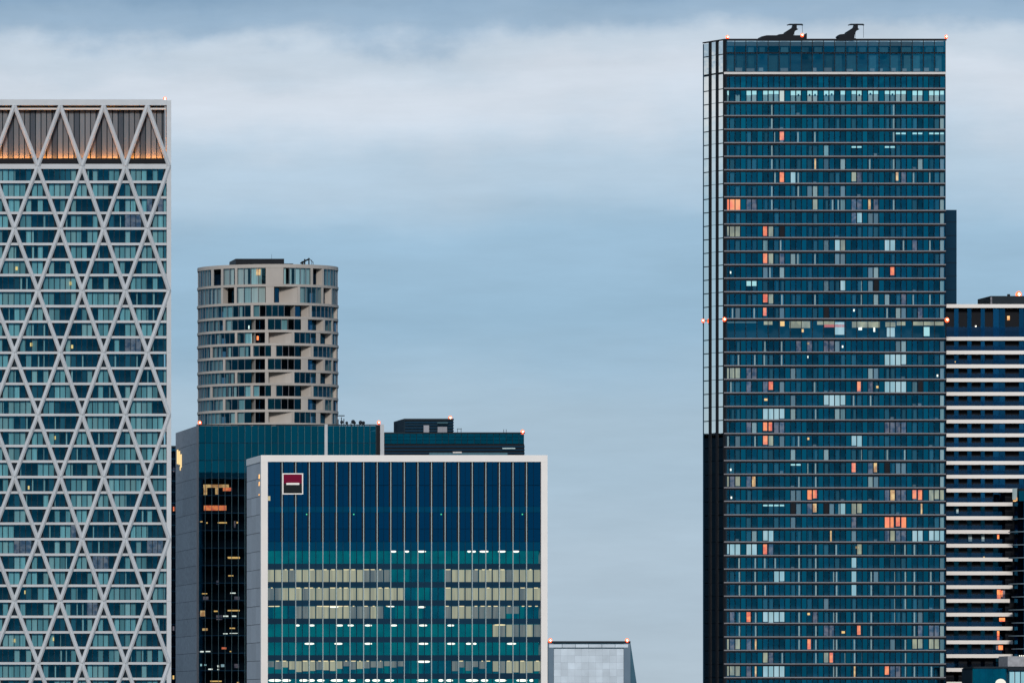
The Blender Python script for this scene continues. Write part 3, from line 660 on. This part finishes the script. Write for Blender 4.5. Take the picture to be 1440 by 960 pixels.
# ================================================================== tall dark glass tower
LIT = '''970 150 5.645
725 240 O 675 240 c 863 240 c 997 240 c 1083 455 g 1000 455 t 725 560 O 680 560 c 810 560 W 865 545 c 932 560 c 943 665 g 988 665 g 1083 665 g 655 20 c 655 130 c 655 340 c 655 455 c 655 665 c 655 775 c 292 770 R 335 770 R 378 770 R 465 765 p 512 765 p 985 775 y 290 955 y 335 955 y 378 955 y 605 955 O 645 955 y 865 665 c 1083 340 d
1160 150 5.645
585 210 L 625 210 L 715 210 L 760 210 L 850 210 L 895 210 L 935 210 L 240 318 L 285 318 L 503 318 L 543 318 L 15 455 g 143 455 g 360 455 c 550 455 c 763 455 g 240 560 y 285 560 p 585 560 Y 620 560 p 708 560 c 836 560 c 15 665 g 145 665 g 65 775 c 110 775 c 145 775 d 245 775 p 285 775 p 383 775 Y 415 775 p 550 775 c 240 880 p 285 880 W 375 880 g 415 880 g 550 20 c 550 130 c 550 240 c
970 320 5.645
735 30 b 605 130 d 1083 130 g 725 130 c 603 240 O 645 240 y 735 240 p 810 240 g 862 240 c 998 240 c 327 355 D 605 350 g 640 350 c 725 350 g 295 455 c 467 440 q 512 440 q 1083 455 g 605 560 O 650 560 y 735 560 c 998 560 c 343 670 c 380 670 g 515 670 c 600 670 O 727 670 g 1085 670 b
1160 320 5.645
15 130 g 100 130 W 145 130 y 505 130 W 545 130 W 628 130 c 708 130 p 838 130 c 100 240 g 145 240 g 550 355 O 380 355 g 415 355 g 15 455 g 145 455 W 298 455 c 378 455 g 425 455 b 295 565 c 415 565 g 505 565 g 620 565 p 838 565 c 705 565 c 235 655 D 585 675 g 628 675 g 765 675 p 498 675 c
970 480 5.645
600 40 c 733 40 c 855 40 p 940 15 A 970 30 p 1085 40 p 290 145 c 390 145 c 520 145 c 595 145 c 733 145 c 940 122 D 300 240 y 335 240 y 375 240 y 470 240 p 510 240 p 815 250 g 295 360 c 330 360 c 470 380 p 655 350 O 610 360 p 725 360 g 995 360 c 608 460 A 815 465 g 1085 465 W 1125 465 W 605 570 W 645 570 W 685 570 W 728 570 W 815 570 g 1003 575 c 930 575 c 470 680 p 605 670 O 655 680 O 690 680 p 735 680 p 515 680 g 295 785 g 385 785 g 522 785 c 605 785 O 645 785 y 733 785 g 868 785 c 940 770 A 290 890 c 1085 890 g 815 890 g
1160 480 5.645
10 35 p 60 35 p 100 35 g 145 40 D 585 40 g 628 40 g 505 145 W 548 145 W 588 145 W 628 145 W 375 250 g 415 250 g 898 270 D 260 355 O 380 355 p 425 360 A 505 360 W 548 360 W 588 360 W 628 360 W 773 360 b 725 360 d 15 465 W 60 465 W 100 465 W 148 465 W 232 465 c 367 465 c 100 570 g 145 570 d 505 680 p 550 675 p 590 680 p 630 680 p 245 780 W 290 780 W 298 890 c 500 890 c 638 890 c
970 640 6
350 120 D 868 70 L 915 70 L 998 105 c 1065 110 c 315 215 y 360 215 p 410 220 y 500 215 p 555 215 Y 925 215 c 1067 215 c 355 355 D 870 330 g 915 330 g 1005 310 O 1050 330 O 650 415 L 690 415 L 733 415 L 775 415 L 860 440 b 912 440 g 1010 440 p 1060 440 Y 1145 440 b 870 560 g 305 670 c 555 670 g 647 670 W 692 670 W 315 790 W 360 790 W 408 790 W 500 790 W 548 790 W 650 790 O 690 790 p 925 790 c 1067 790 c 307 900 c 420 900 c 557 900 c 637 900 c 725 900 c 927 900 c 1067 900 c
1160 640 6
265 95 O 405 105 p 445 105 Y 530 105 c 545 105 b 632 105 g 672 105 g 400 215 g 440 215 g 540 330 p 585 335 Y 625 335 p 670 335 p 770 335 O 815 335 O 912 335 y 955 335 y 1000 335 y 65 445 g 125 445 c 162 445 W 265 445 y 310 445 y 820 445 t 265 560 p 545 560 R 585 560 O 630 560 O 665 560 R 55 675 t 265 675 g 323 675 c 545 675 p 585 675 y 625 675 p 680 675 p 768 675 W 818 675 W 910 675 W 958 675 W 1000 675 W 100 790 c 280 775 A 310 790 y 597 790 c 680 790 c 760 790 c 897 790 c 265 900 W
970 790 5.645
290 110 c 398 110 c 523 110 c 688 110 W 733 110 W 870 110 c 1005 110 c 290 220 c 398 220 c 527 220 c 602 220 c 873 220 c 1005 220 c 1090 330 g 295 430 c 340 430 p 398 430 c 480 430 O 527 430 c 610 430 W 650 430 W 690 430 W 733 430 W 872 430 c 945 410 A 985 430 p 1005 430 c 290 540 c 398 540 c 527 540 c 872 540 c 1005 540 c 1090 540 p 1120 540 p 295 650 y 345 650 p 390 650 y 480 650 p 527 650 t 872 650 c 950 630 O 1005 650 c 610 755 y 650 755 p 738 755 c 1005 755 c 1095 755 y 295 865 y 340 865 y 385 865 y 480 865 p 527 865 t 610 865 W 650 865 W 690 865 W 733 865 W
1160 790 5.645
75 110 c 97 110 c 250 110 W 372 110 c 425 110 g 562 110 c 643 110 c 715 110 c 845 110 c 97 220 c 250 220 W 372 220 c 562 220 c 643 220 c 715 220 c 845 220 c 643 330 c 562 330 c 75 435 c 97 435 c 238 435 c 372 435 c 562 435 c 715 435 c 770 435 g 30 540 p 60 540 p 150 555 A 265 540 O 372 540 c 770 540 p 715 540 c 860 540 p 900 540 p 75 650 c 97 650 c 238 650 c 372 650 c 560 650 g 730 650 y 770 650 y 860 650 y 900 650 y 643 650 c 20 755 y 65 755 O 167 755 c 240 755 c 302 755 c 645 755 c 75 865 c 97 865 c 240 865 t 372 865 c 515 850 O 560 865 p 600 865 p 645 865 c 715 865 c 850 865 c'''
def tall_tower():
    d = 1830.0
    t = thing('tall_glass_tower', 'tallest tower of dark blue glass with thin floor bands and scattered lit windows', 'building', (fx(1170,d), d+16, 0))
    x0, x1, top = 1018.0, 1330.0, 55.6
    bands = [103.2, 124.6, 143.6]+[162.9+19.03*k for k in range(15)]
    bands += [448.0, 476.0]; bands[-3:] = bands[-3:]
    bands = sorted(set(round(b, 2) for b in bands if not (430 < b < 447.9)))
    bands += [476+19.04*k for k in range(1, 30)]
    ybot = bands[-1]
    X = lambda p: fx(p, d)
    cdep = 9.3; bx, by = fx(988.4, d+cdep), d+cdep          # far edge of the chamfer
    xb0 = bx+9; 
    plan = [(X(x0)+.6, d+5.5), (X(x1)-.4, d+5.5), (X(x1)-.4, d+34), (xb0, d+34), (bx+1.3, by+.6)]
    prism(t, 'core', 'room_wall', plan, fz(ybot,d), fz(top+9,d))
    prism(t, 'lower_storeys', 'navy_panel', [(X(x0), d+.3), (X(x1), d+.3), (X(x1), d+34), (xb0, d+34), (bx, by)], 0, fz(ybot,d))
    prism(t, 'roof', 'roof_grey', [(X(x0)+.2, d+.5), (X(x1)-.2, d+.5), (X(x1)-.3, d+34), (xb0, d+34), (bx+.3, by+.3)], fz(top+9,d), fz(top+3,d))
    cols = [x0+.4+(x1-x0-.8)*k/40 for k in range(41)]
    solidc = {3, 6, 11, 14, 17, 22, 25, 28, 33, 36}
    # floor bands: pale ledge over dark shadow gap, slab behind
    for i, b in enumerate(bands):
        if i == 0: pbox(t, 'floor_band', 'pale_cap', x0, x1, b-1.7, b+1.4, d, .7, -.15)
        else: pbox(t, 'floor_band', 'fin_grey', x0, x1, b-.9, b+.6, d, .6, -.12)
        pbox(t, 'shadow_gap', 'black_metal', x0+.1, x1-.1, b+(1.5 if i == 0 else .65), b+(4.6 if i == 0 else 3.0), d, 4.5, .22)
    prev = bands[0]
    # crown: two tiers of large panes
    cx = [x0]+[x0+15.6*k for k in range(1, 20)]+[x1]
    crown = []
    for a, b in zip(cx[:-1], cx[1:]): crown += [(a+.4, b-.4, 57.5, 73.6), (a+.4, b-.4, 75.6, 101)]
    prects(t, 'crown_pane', 'glass_blue', crown, d, .3)
    for x in cx: pbox(t, 'crown_mullion', 'dark_metal', max(x-.4, x0), min(x+.4, x1), 57.4, 101.3, d, .25, .1)
    pbox(t, 'crown_rail', 'black_metal', x0, x1, 73.7, 75.5, d, .3, .12); pbox(t, 'coping', 'black_metal', x0, x1, 54.8, 57.4, d, .9, -.1)
    rr = random.Random(3)
    for a, b in zip(cx[:-1], cx[1:]):
        for y0, y1 in ((58, 73), (76, 100)):
            if rr.random() < .75: pbox(t, 'crown_curtain', 'curtain_dark', a+rr.uniform(.5, 5), b-rr.uniform(.5, 5), y0, y1, d, .05, 1.2)
        if rr.random() < .7: pbox(t, 'crown_furniture', 'curtain_grey', a+rr.uniform(1, 4), a+rr.uniform(6, 14), 97.0-rr.uniform(0, 2.2), 100, d, .6, 1.0)
    # panes, storey by storey
    panes, panels = [], []; stor = list(zip(bands[:-1], bands[1:]))
    for (a, b) in stor:
        ya, yb = a+(4.7 if a < 110 else 3.1), b-1.0
        if abs(a-448) < .5:
            for k in range(20): panes.append((x0+15.6*k+.4, x0+15.6*(k+1)-.4, ya, yb))
            continue
        for k in range(40):
            r = (cols[k]+.28, cols[k+1]-.28, ya, yb)
            (panels if k in solidc else panes).append(r)
    prects(t, 'pane', 'glass_blue', panes, d, .34, 300)
    prects(t, 'blank_panel', 'glass_panel', panels, d, .30, 300)
    for k in range(41):
        x = cols[k]; pbox(t, 'mullion', 'mullion_dark', max(x-.5, x0), min(x+.5, x1), bands[0]+4.6, 447, d, .22, .16); pbox(t, 'mullion', 'mullion_dark', max(x-.5, x0), min(x+.5, x1), 477, ybot, d, .22, .16)
    for k in range(21): x = x0+15.6*k; pbox(t, 'amenity_mullion', 'dark_metal', max(x-.4, x0), min(x+.4, x1), 451.2, 475, d, .22, .16)
    # windows in use
    def storey(y):
        for (a, b) in stor:
            if a < y <= b: return a+(4.7 if a < 110 else 3.2), b-1.1
    def place(px, py, k):
        s = storey(py)
        if s is None: return
        ya, yb = s; c = min(39, max(0, int((px-cols[0])/(cols[1]-cols[0])))); a, b = cols[c]+.7, cols[c+1]-.7; h = yb-ya
        if k == 'c': pbox(t, 'curtain', 'curtain_lit', px-1.0, px+1.0, ya, yb, d, .05, .62)
        elif k == 't': pbox(t, 'curtain', 'room_amber', px-1.1, px+1.1, ya, yb, d, .05, .62)
        elif k == 'g': pbox(t, 'curtain', 'curtain_lit' if rr.random() < .35 else 'curtain_soft', a, b, ya, yb, d, .05, .62)
        elif k == 'd': pbox(t, 'curtain', 'curtain_teal', a, b, ya, yb, d, .05, .62)
        elif k == 'W': pbox(t, 'lit_window', 'room_white', a-.3, b+.3, ya, yb-h*rr.choice((0, 0, 0, .08)), d, .05, .60)
        elif k == 'O': pbox(t, 'lit_window', 'room_orange', a, b-rr.uniform(0, 1.6), ya, yb-h*rr.uniform(0, .25), d, .05, .60)
        elif k == 'R': pbox(t, 'lit_window', 'room_red', a-.4, b+.4, ya, yb, d, .05, .60)
        elif k == 'Y': pbox(t, 'lit_window', 'room_amber', a, b-rr.uniform(0, 3), ya, yb-h*rr.uniform(0, .2), d, .05, .60)
        elif k == 'y': pbox(t, 'lit_window', 'room_cream', a, b, ya, yb-h*rr.uniform(0, .15), d, .05, .60)
        elif k == 'p': pbox(t, 'lit_window', 'room_dim', a, b, ya, yb, d, .05, .60)
        elif k == 'L': pbox(t, 'ceiling_light', 'strip_light', a, b, ya+1.3, ya+3.6, d, .06, .60)
        elif k == 'q': pbox(t, 'lit_window', 'strip_light', a, b, ya+.5, ya+h*.5, d, .05, .60)
        elif k == 'D': pbox(t, 'lamp', 'lamp_white', px-1.0, px+1.0, py-1.6, py+1.6, d, .15, .60)
        elif k == 'A': pbox(t, 'lamp', 'lamp_warm', px-2.2, px+2.2, py-1.6, py+1.6, d, .15, .60)
        elif k == 'b': pbox(t, 'open_vent', 'black_metal', a, b, ya, yb, d, .1, .18)
    for i, line in enumerate(LIT.split('\n')):
        w = line.split()
        if i % 2 == 0: ox, oy, sc = [float(q) for q in w]
        else:
            for j in range(0, len(w), 3): place(ox+float(w[j])/sc, oy+float(w[j+1])/sc, w[j+2])
    for (a, b) in stor:                                     # pale blinds down the end bay
        if a > 140 and b < 965 and abs(a-448) > 1: place(1326, (a+b)/2, 'd' if rr.random() < .5 else 'g')
    for c in range(40):                                     # upper storey reflections, imitated by glowing strips over pale sheets
        if c not in solidc and c not in (1, 20):
            a, b = cols[c]+.7, cols[c+1]-.7
            if c == 10: pbox(t, 'lit_window', 'lamp_soft', a, b, 127.5, 142.4, d, .05, .6); continue
            h = rr.choice((4.6, 5.4, 6.2))
            if c != 2: pbox(t, 'blind_or_reflection', 'strip_light', a, b, 127.7, 127.7+h, d, .05, .6)
            pbox(t, 'blind_or_reflection', 'curtain_lit' if rr.random() < .6 else 'curtain_teal', a+.3, b-.3, 127.7+h+.3, 142.4, d, .05, .62)
            if rr.random() < .5: pbox(t, 'dark_notch', 'dark_wall', (a+b)/2-1.2, (a+b)/2+1.2, 127.7+h-1.8, 127.7+h+1.2, d, .05, .5)  # dark notch in the lower edge of the painted reflection
    for (a, b) in stor[2:-8]:                               # faint unlit curtains behind the glass
        if abs(a-448) < 1: continue
        for c in range(40):
            if c not in solidc and rr.random() < .28: pbox(t, 'curtain', 'curtain_dark', cols[c]+.7+rr.choice((0, 2, 3)), cols[c+1]-.7, a+3.3, b-1.2, d, .05, .9)
            elif c not in solidc and rr.random() < .05: pbox(t, 'furniture', 'curtain_grey', cols[c]+1.2, cols[c+1]-2, b-rr.uniform(2.5, 5), b-1.2, d, .3, .8)
    for (ax, bx2, m, y0, y1) in ((1021, 1064, 'curtain_teal', 452, 453.6), (1075, 1087, 'room_cream', 452, 456), (1098, 1104, 'lamp_warm', 452, 458), (1111, 1140, 'room_cream', 452, 460.5), (1150, 1175, 'room_cream', 452, 456), (1160, 1188, 'room_pink', 456.3, 459.5), (1175, 1188, 'room_white', 453, 470), (1199, 1238, 'room_cream', 452.5, 460), (1246, 1260, 'room_cream', 453, 459), (1248, 1259, 'room_white', 461, 473), (1262, 1274, 'room_cream', 452.5, 457), (1285, 1328, 'room_cream', 452.5, 457), (1300, 1308, 'strip_light', 460, 472), (1128, 1131, 'lamp_warm', 463, 466.5), (1208, 1213, 'lamp_white', 460, 463.5), (1229, 1231.5, 'lamp_white', 460, 466)):
        pbox(t, 'amenity_light', m, ax, bx2, y0-.5, y1+.3, d, .08, .7)
    # chamfered side: three stacks of mirror panes between dark uprights
    C0 = Vector((X(x0), d)); C1 = Vector((bx, by))
    def cpt(px, inset=0):
        """point on the chamfer seen at picture column px"""
        r = (px-720)/S0+XC; k = r/D0; dv = C1-C0; s = (k*C0.y-C0.x)/(dv.x-k*dv.y); p = C0+dv*s; n = Vector((-dv.y, dv.x)).normalized()
        if n.x > 0: n = -n
        return p-n*inset
    def slab(name, mat, pa, pb, z0, z1, inset, th):
        a, b = cpt(pa, inset), cpt(pb, inset); a2, b2 = cpt(pa, inset+th), cpt(pb, inset+th)
        return prism(t, name, mat, [tuple(b), tuple(a), tuple(a2), tuple(b2)], z0, z1)
    slab('chamfer_wall', 'dark_wall', 988.6, 1017.9, fz(ybot,d), fz(top+2,d), .5, .4)
    for pa, pb in ((988.6, 996.6), (999.2, 1006.4), (1009.0, 1016.7)):
        for a, b in [(57, 76), (76, 101.5)]+[s for s in stor if s[0] < 965]:
            slab('chamfer_pane', 'glass_mirror', pa, pb, fz(b-.5,d), fz(a+(.9 if pa != 999.2 else .1),d), .15, .1)
    for pa, pb in ((996.7, 999.1), (1006.5, 1008.9), (1016.8, 1018)): slab('chamfer_post', 'black_metal', pa, pb, fz(ybot,d), fz(top,d), -.05, .5)
    slab('chamfer_coping', 'black_metal', 988.4, 1018, fz(top+1.0,d), fz(top-.6,d), -.1, .6)
    prism(t, 'left_return', 'navy_panel', [(bx, by), (bx+.4, by), (xb0+.4, d+34), (xb0, d+34)], fz(ybot,d), fz(top+2,d))
    box(t, 'end_wall', 'navy_panel', X(x1)-.35, X(x1)-.02, d+.45, d+34, fz(ybot,d), fz(top+2.2,d))
    # rear wing
    box(t, 'rear_wing', 'navy_panel', X(1322), fx(1345.3, d+34), d+34.05, d+52, 0, fz(295.2,d+34))
    for k in range(8): pbox(t, 'rear_wing_joint', 'black_metal', 1331, 1345.4, 312+19*k, 312.5+19*k, d+34, .1, -.02)
    return t
emit('room_pink', (1,.25,.22), .8); emit('lamp_soft', (1,.97,.85), .95); emit('room_red', (1,.20,.08), 1.7, 1, .35, (1,.34,.10))
solid('curtain_lit', (.78,.78,.74), .9, 0, .16, 3.0, (1,1,.03), rnd=.10); solid('curtain_soft', (.40,.43,.47), .9, 0, .2, 3.0, (1,1,.03), rnd=.25)
tall_tower()
for (px, py, s, bk, tail) in ((1023.5, 52.3, .34, .6, 'on the tallest roof above the chamfered corner'), (1129, 49.3, .34, .9, 'on the tallest roof beside the platform of a cleaning cradle'), (1331, 52, .34, .3, 'at the tallest roof corner away from the cleaning cradles'),
                          (1018, 449.2, .38, -.6, 'halfway up the corner of chamfer and front of the tallest tower'), (1331, 450, .42, -.6, 'halfway up the tallest tower beside the white balconies')):
    beacon(px, py, 1830, 'glowing red warning light '+tail, s, bk)
beacon(988.6, 451, 1838, 'glowing red warning light halfway up the rear edge of the mirrored chamfer', .34, 0)

# window-cleaning cradles on the roof
def cradle(ox, platform, label):
    d = 1836.0
    t = thing('cleaning_crane', label, 'roof crane', (fx(ox,d), d+2, fz(55.6,1830)), 'window cleaning cranes on the tallest roof')
    Z = lambda y: fz(y, d)
    px = lambda q: fx(q, d)
    body = [(-19.5, 53.2), (-21, 51.2), (-18, 48.6), (-8.5, 47.6), (-7.8, 45.0), (3.0, 38.2), (4.6, 33.6), (7.6, 33.6), (7.6, 40.2), (10, 41.2), (5.0, 44.0), (3.0, 49.5), (2.2, 56.4), (-16, 56.4)]
    profile(t, 'machine_body', 'black_metal', [(px(ox+a), Z(b)) for a, b in body][::-1], d, d+3.0)
    pts = [(-4, 35.3), (-4.4, 34.2), (-1.5, 33.2), (16.0, 33.2), (17.4, 34.4), (17.4, 35.4), (15.8, 34.9), (-1.5, 34.9)]
    boom = profile(t, 'boom', 'dark_metal', [(px(ox+a), Z(b)) for a, b in pts], d+.9, d+2.1)
    for a in (17.0, 5.5): tube(boom, 'cable', 'dark_metal', (px(ox+a), d+1.5, Z(35)), (px(ox+a), d+1.5, Z(52.5)), .05, 4)
    if platform:
        profile(t, 'platform', 'black_metal', [(px(ox+a), Z(b)) for a, b in ((-43, 56), (-43, 52), (-36, 50.4), (19, 50.4), (20, 47.5), (20.6, 47.5), (20.6, 56))], d-1.0, d+4.0)
    else:
        profile(t, 'platform', 'black_metal', [(px(ox+a), Z(b)) for a, b in ((-20, 56.4), (-19, 54.2), (4, 54.2), (5, 56.4))], d-.5, d+3.6)
    return t
cradle(1113, True, 'black window cleaning crane on a long low platform on the tallest roof')
cradle(1199, False, 'black window cleaning crane without a platform on the tallest roof')

# ================================================================== tower with white balconies
def balcony_tower():
    d = 1838.0
    t = thing('white_balcony_tower', 'dark residential tower striped by white balcony fronts', 'building', (fx(1385,d), d+14, 0))
    x0, x1 = 1331.0, 1462.0
    ys = [430.2, 476]+[476+19.38*k for k in range(1, 31)]
    box(t, 'core', 'dark_wall', fx(x0,d)+.2, fx(x1,d)-.2, d+3.2, d+24, 0, fz(432,d)); box(t, 'lower_storeys', 'navy_panel', fx(x0,d), fx(x1,d), d+.5, d+24, 0, fz(ys[-1]+2,d))
    for i, y in enumerate(ys):
        e = x1 if y < 705 else (1424 if i % 5 else 1420)
        pbox(t, 'balcony_front', 'white_balcony', x0, e, y-2.6, y+2.6, d, .35, 0)
        pbox(t, 'balcony_slab', 'slab', x0, e-.1, y+.4, y+2.4, d, 2.85, .36)
    win = []
    blocks = ((1330.5, 1344.5, 0), (1344.5, 1351, 1), (1351, 1363, 0), (1363, 1369.3, 1), (1369.3, 1382, 0), (1382, 1388, 1), (1388, 1399.5, 0), (1399.5, 1416.5, 2), (1416.5, 1436, 0), (1436, 1450, 2))
    for i, (a, b) in enumerate(zip(ys[:-1], ys[1:])):
        for (p, q, k) in blocks:
            if k == 2:
                win += [(p+.2, (p+q)/2-.3, a+2.6, b-2.6), ((p+q)/2+.3, q-.2, a+2.6, b-2.6)]
            elif k == 1: win.append((p+.2, q-.2, a+2.6, b-2.6))
        for (p, q, k) in blocks:
            if k == 0: pbox(t, 'loggia', 'black_metal', p, q, a+2.7, b-2.7, d, .2, 2.6)
        pbox(t, 'balustrade', 'glass_balustrade', x0, 1424 if b > 705 else x1, b-2.6-(6.6 if i else 14), b-2.6, d, .05, .15)
    prects(t, 'pane', 'glass_navy2', [w for w in win if w[2] < 700], d, 2.4, 200); prects(t, 'pane', 'glass_navy3', [w for w in win if w[2] >= 700], d, 2.4, 100)
    for (x, y, m, w, h) in ((1407.5, 835, 'room_orange', 5, 13), (1412, 834, 'room_orange', 2.2, 9), (1412, 870.5, 'room_orange', 8, 5), (1406.5, 893, 'room_orange', 3, 13), (1410, 910, 'room_orange', 6, 6.5), (1406.5, 754, 'room_orange', 2.5, 6), (1367, 756, 'curtain_teal', 5, 9), (1385, 756, 'curtain_teal', 4, 9), (1421, 446.5, 'room_amber', 3.5, 6), (1375, 458, 'lamp_white', 2, 2), (1346, 508, 'lamp_warm', 1.2, 2), (1386.5, 782.5, 'lamp_warm', 2, 1.4), (1349, 718, 'curtain_teal', 3, 6), (1405, 910, 'room_dim', 3, 6), (1414, 835, 'room_dim', 4, 11)):
        pbox(t, 'room_light', m, x-w/2, x+w/2, y-h/2, y+h/2, d, .1, 2.2)
    rh = prism(t, 'roof_house', 'dark_metal', [(fx(1399.5,d), d+5), (fx(1455,d), d+5), (fx(1455,d), d+20), (fx(1399.5,d), d+20)], fz(430,d), fz(414.5,d)); pbox(rh, 'roof_house_trim', 'fin_grey', 1398.6, 1401, 416, 428, d, .2, 4.7)
    for k in range(7): tube(t, 'rail_post', 'dark_metal', (fx(1382+2.8*k,d), d+2, fz(428,d)), (fx(1382+2.8*k,d), d+2, fz(421.5,d)), .04, 4)
    tube(t, 'roof_rail', 'dark_metal', (fx(1382,d), d+2, fz(421.8,d)), (fx(1399,d), d+2, fz(421.8,d)), .06, 4)
    tube(t, 'vent', 'black_metal', (fx(1428.5,d), d+8, fz(415,d)), (fx(1428.5,d), d+8, fz(411,d)), .35); tube(t, 'vent', 'black_metal', (fx(1364,d), d+8, fz(430,d)), (fx(1364,d), d+8, fz(425.5,d)), .25)
    return t
glass('glass_navy2', (.12,.2,.28), (.02,.20,.42), .32, .35); glass('glass_navy3', (.10,.16,.2), (.01,.10,.16), .25, .5); glass('glass_balustrade', (.80,.85,.90), (.02,.14,.30), .12, .1)
balcony_tower()
beacon(1440, 412.5, 1838, 'glowing red warning light on the roof house above the white balconies', .6, 6)

# ================================================================== curved dark tower at the edge
def curved_tower():
    d = 1826.0
    t = thing('curved_balcony_tower', 'dark tower with thin curved balcony edges beside the white balconies', 'building', (fx(1452,d), d+14, 0))
    R = 5.3; cx, cy = fx(1456,d+R), d+R
    arc = lambda r: [(cx+r*math.cos(a), cy+r*math.sin(a)) for a in [math.pi+2*math.pi*i/32 for i in range(32)]]
    prism(t, 'core', 'dark_wall', arc(R-1.0), 0, fz(690,d)); ys = [728.5+18.3*k for k in range(14)]
    for i, y in enumerate(ys):
        prism(t, 'balcony_slab', 'fin_pale_dark', arc(R+(.9 if i % 2 else .2)), fz(y+.7,d), fz(y-.5,d))
    prev = 690
    for y in ys:
        p = arc(R-.4); 
        for k in range(0, 16, 2): mesh_part(t, 'pane', 'glass_navy', [(*p[k], fz(y-.6,d)), (*p[k+2], fz(y-.6,d)), (*p[k+2], fz(prev+.8,d)), (*p[k], fz(prev+.8,d))], [(0,1,2,3)])
        prev = y
    pbox(t, 'top_pane', 'curtain_teal', 1425, 1431.5, 686, 702, d, .1, 1.0); pbox(t, 'top_pane', 'glass_green', 1433, 1441, 690, 704, d, .1, .2)
    pbox(t, 'top_lamp', 'room_amber', 1425.5, 1430, 702.8, 704.6, d, .12, .6); pbox(t, 'top_lamp', 'room_amber', 1430, 1431.6, 699, 703.8, d, .12, .6)
    prism(t, 'roof_slab', 'dark_metal', arc(R-.6), fz(690,d)+.01, fz(686,d))
    return t
solid('fin_pale_dark', (.14,.20,.24), .4, .2, .2, .5)
curved_tower()

# ================================================================== low teal box at the bottom edge
def low_block():
    d = 1808.0
    t = thing('low_teal_glass_block', 'low teal glass block with grey roof parapet beneath the white balconies', 'building', (fx(1410,d), d+8, 0))
    box(t, 'body', 'dark_wall', fx(1370,d), fx(1470,d), d+2.5, d+14, 0, fz(939,d))
    pbox(t, 'roof_edge', 'dark_metal', 1369, 1418, 936.6, 939, d, 12, -.1); pbox(t, 'roof_parapet', 'granite', 1417.5, 1470, 922, 936.4, d, 10, .3); pbox(t, 'roof_edge', 'dark_metal', 1418, 1470, 936.5, 942, d, 10, .4)
    for k in range(3): tube(t, 'parapet_lamp', 'lamp_white', (fx(1434.5+2.5*k,d), d+.5, fz(922,d)), (fx(1434.5+2.5*k,d), d+.5, fz(920.6,d)), .1)
    rc = [(1370.3+9.3*k, 1379.2+9.3*k, 939.5, 985) for k in range(5)]+[(1418+9*k, 1426.4+9*k, 942.5, 985) for k in range(5)]
    prects(t, 'pane', 'glass_teal', rc, d, .3)
    for k in range(5): pbox(t, 'room_back', 'office_blue', 1370.3+9.3*k, 1379.2+9.3*k, 939.5, 985, d, .1, 1.9)
    for k in range(3): pbox(t, 'curtain', 'room_white', 1421+8*k, 1427.5+8*k, 944, 985, d, .1, .9)
    ball(t, 'dome_lamp', 'lamp_soft', (fx(1406.5,d), d-.5, fz(960,d)), 1.25, .85); tube(t, 'lamp_stem', 'dark_metal', (fx(1406.5,d), d-.5, fz(966,d)), (fx(1406.5,d), d+.35, fz(972,d)), .12)
    return t
low_block()
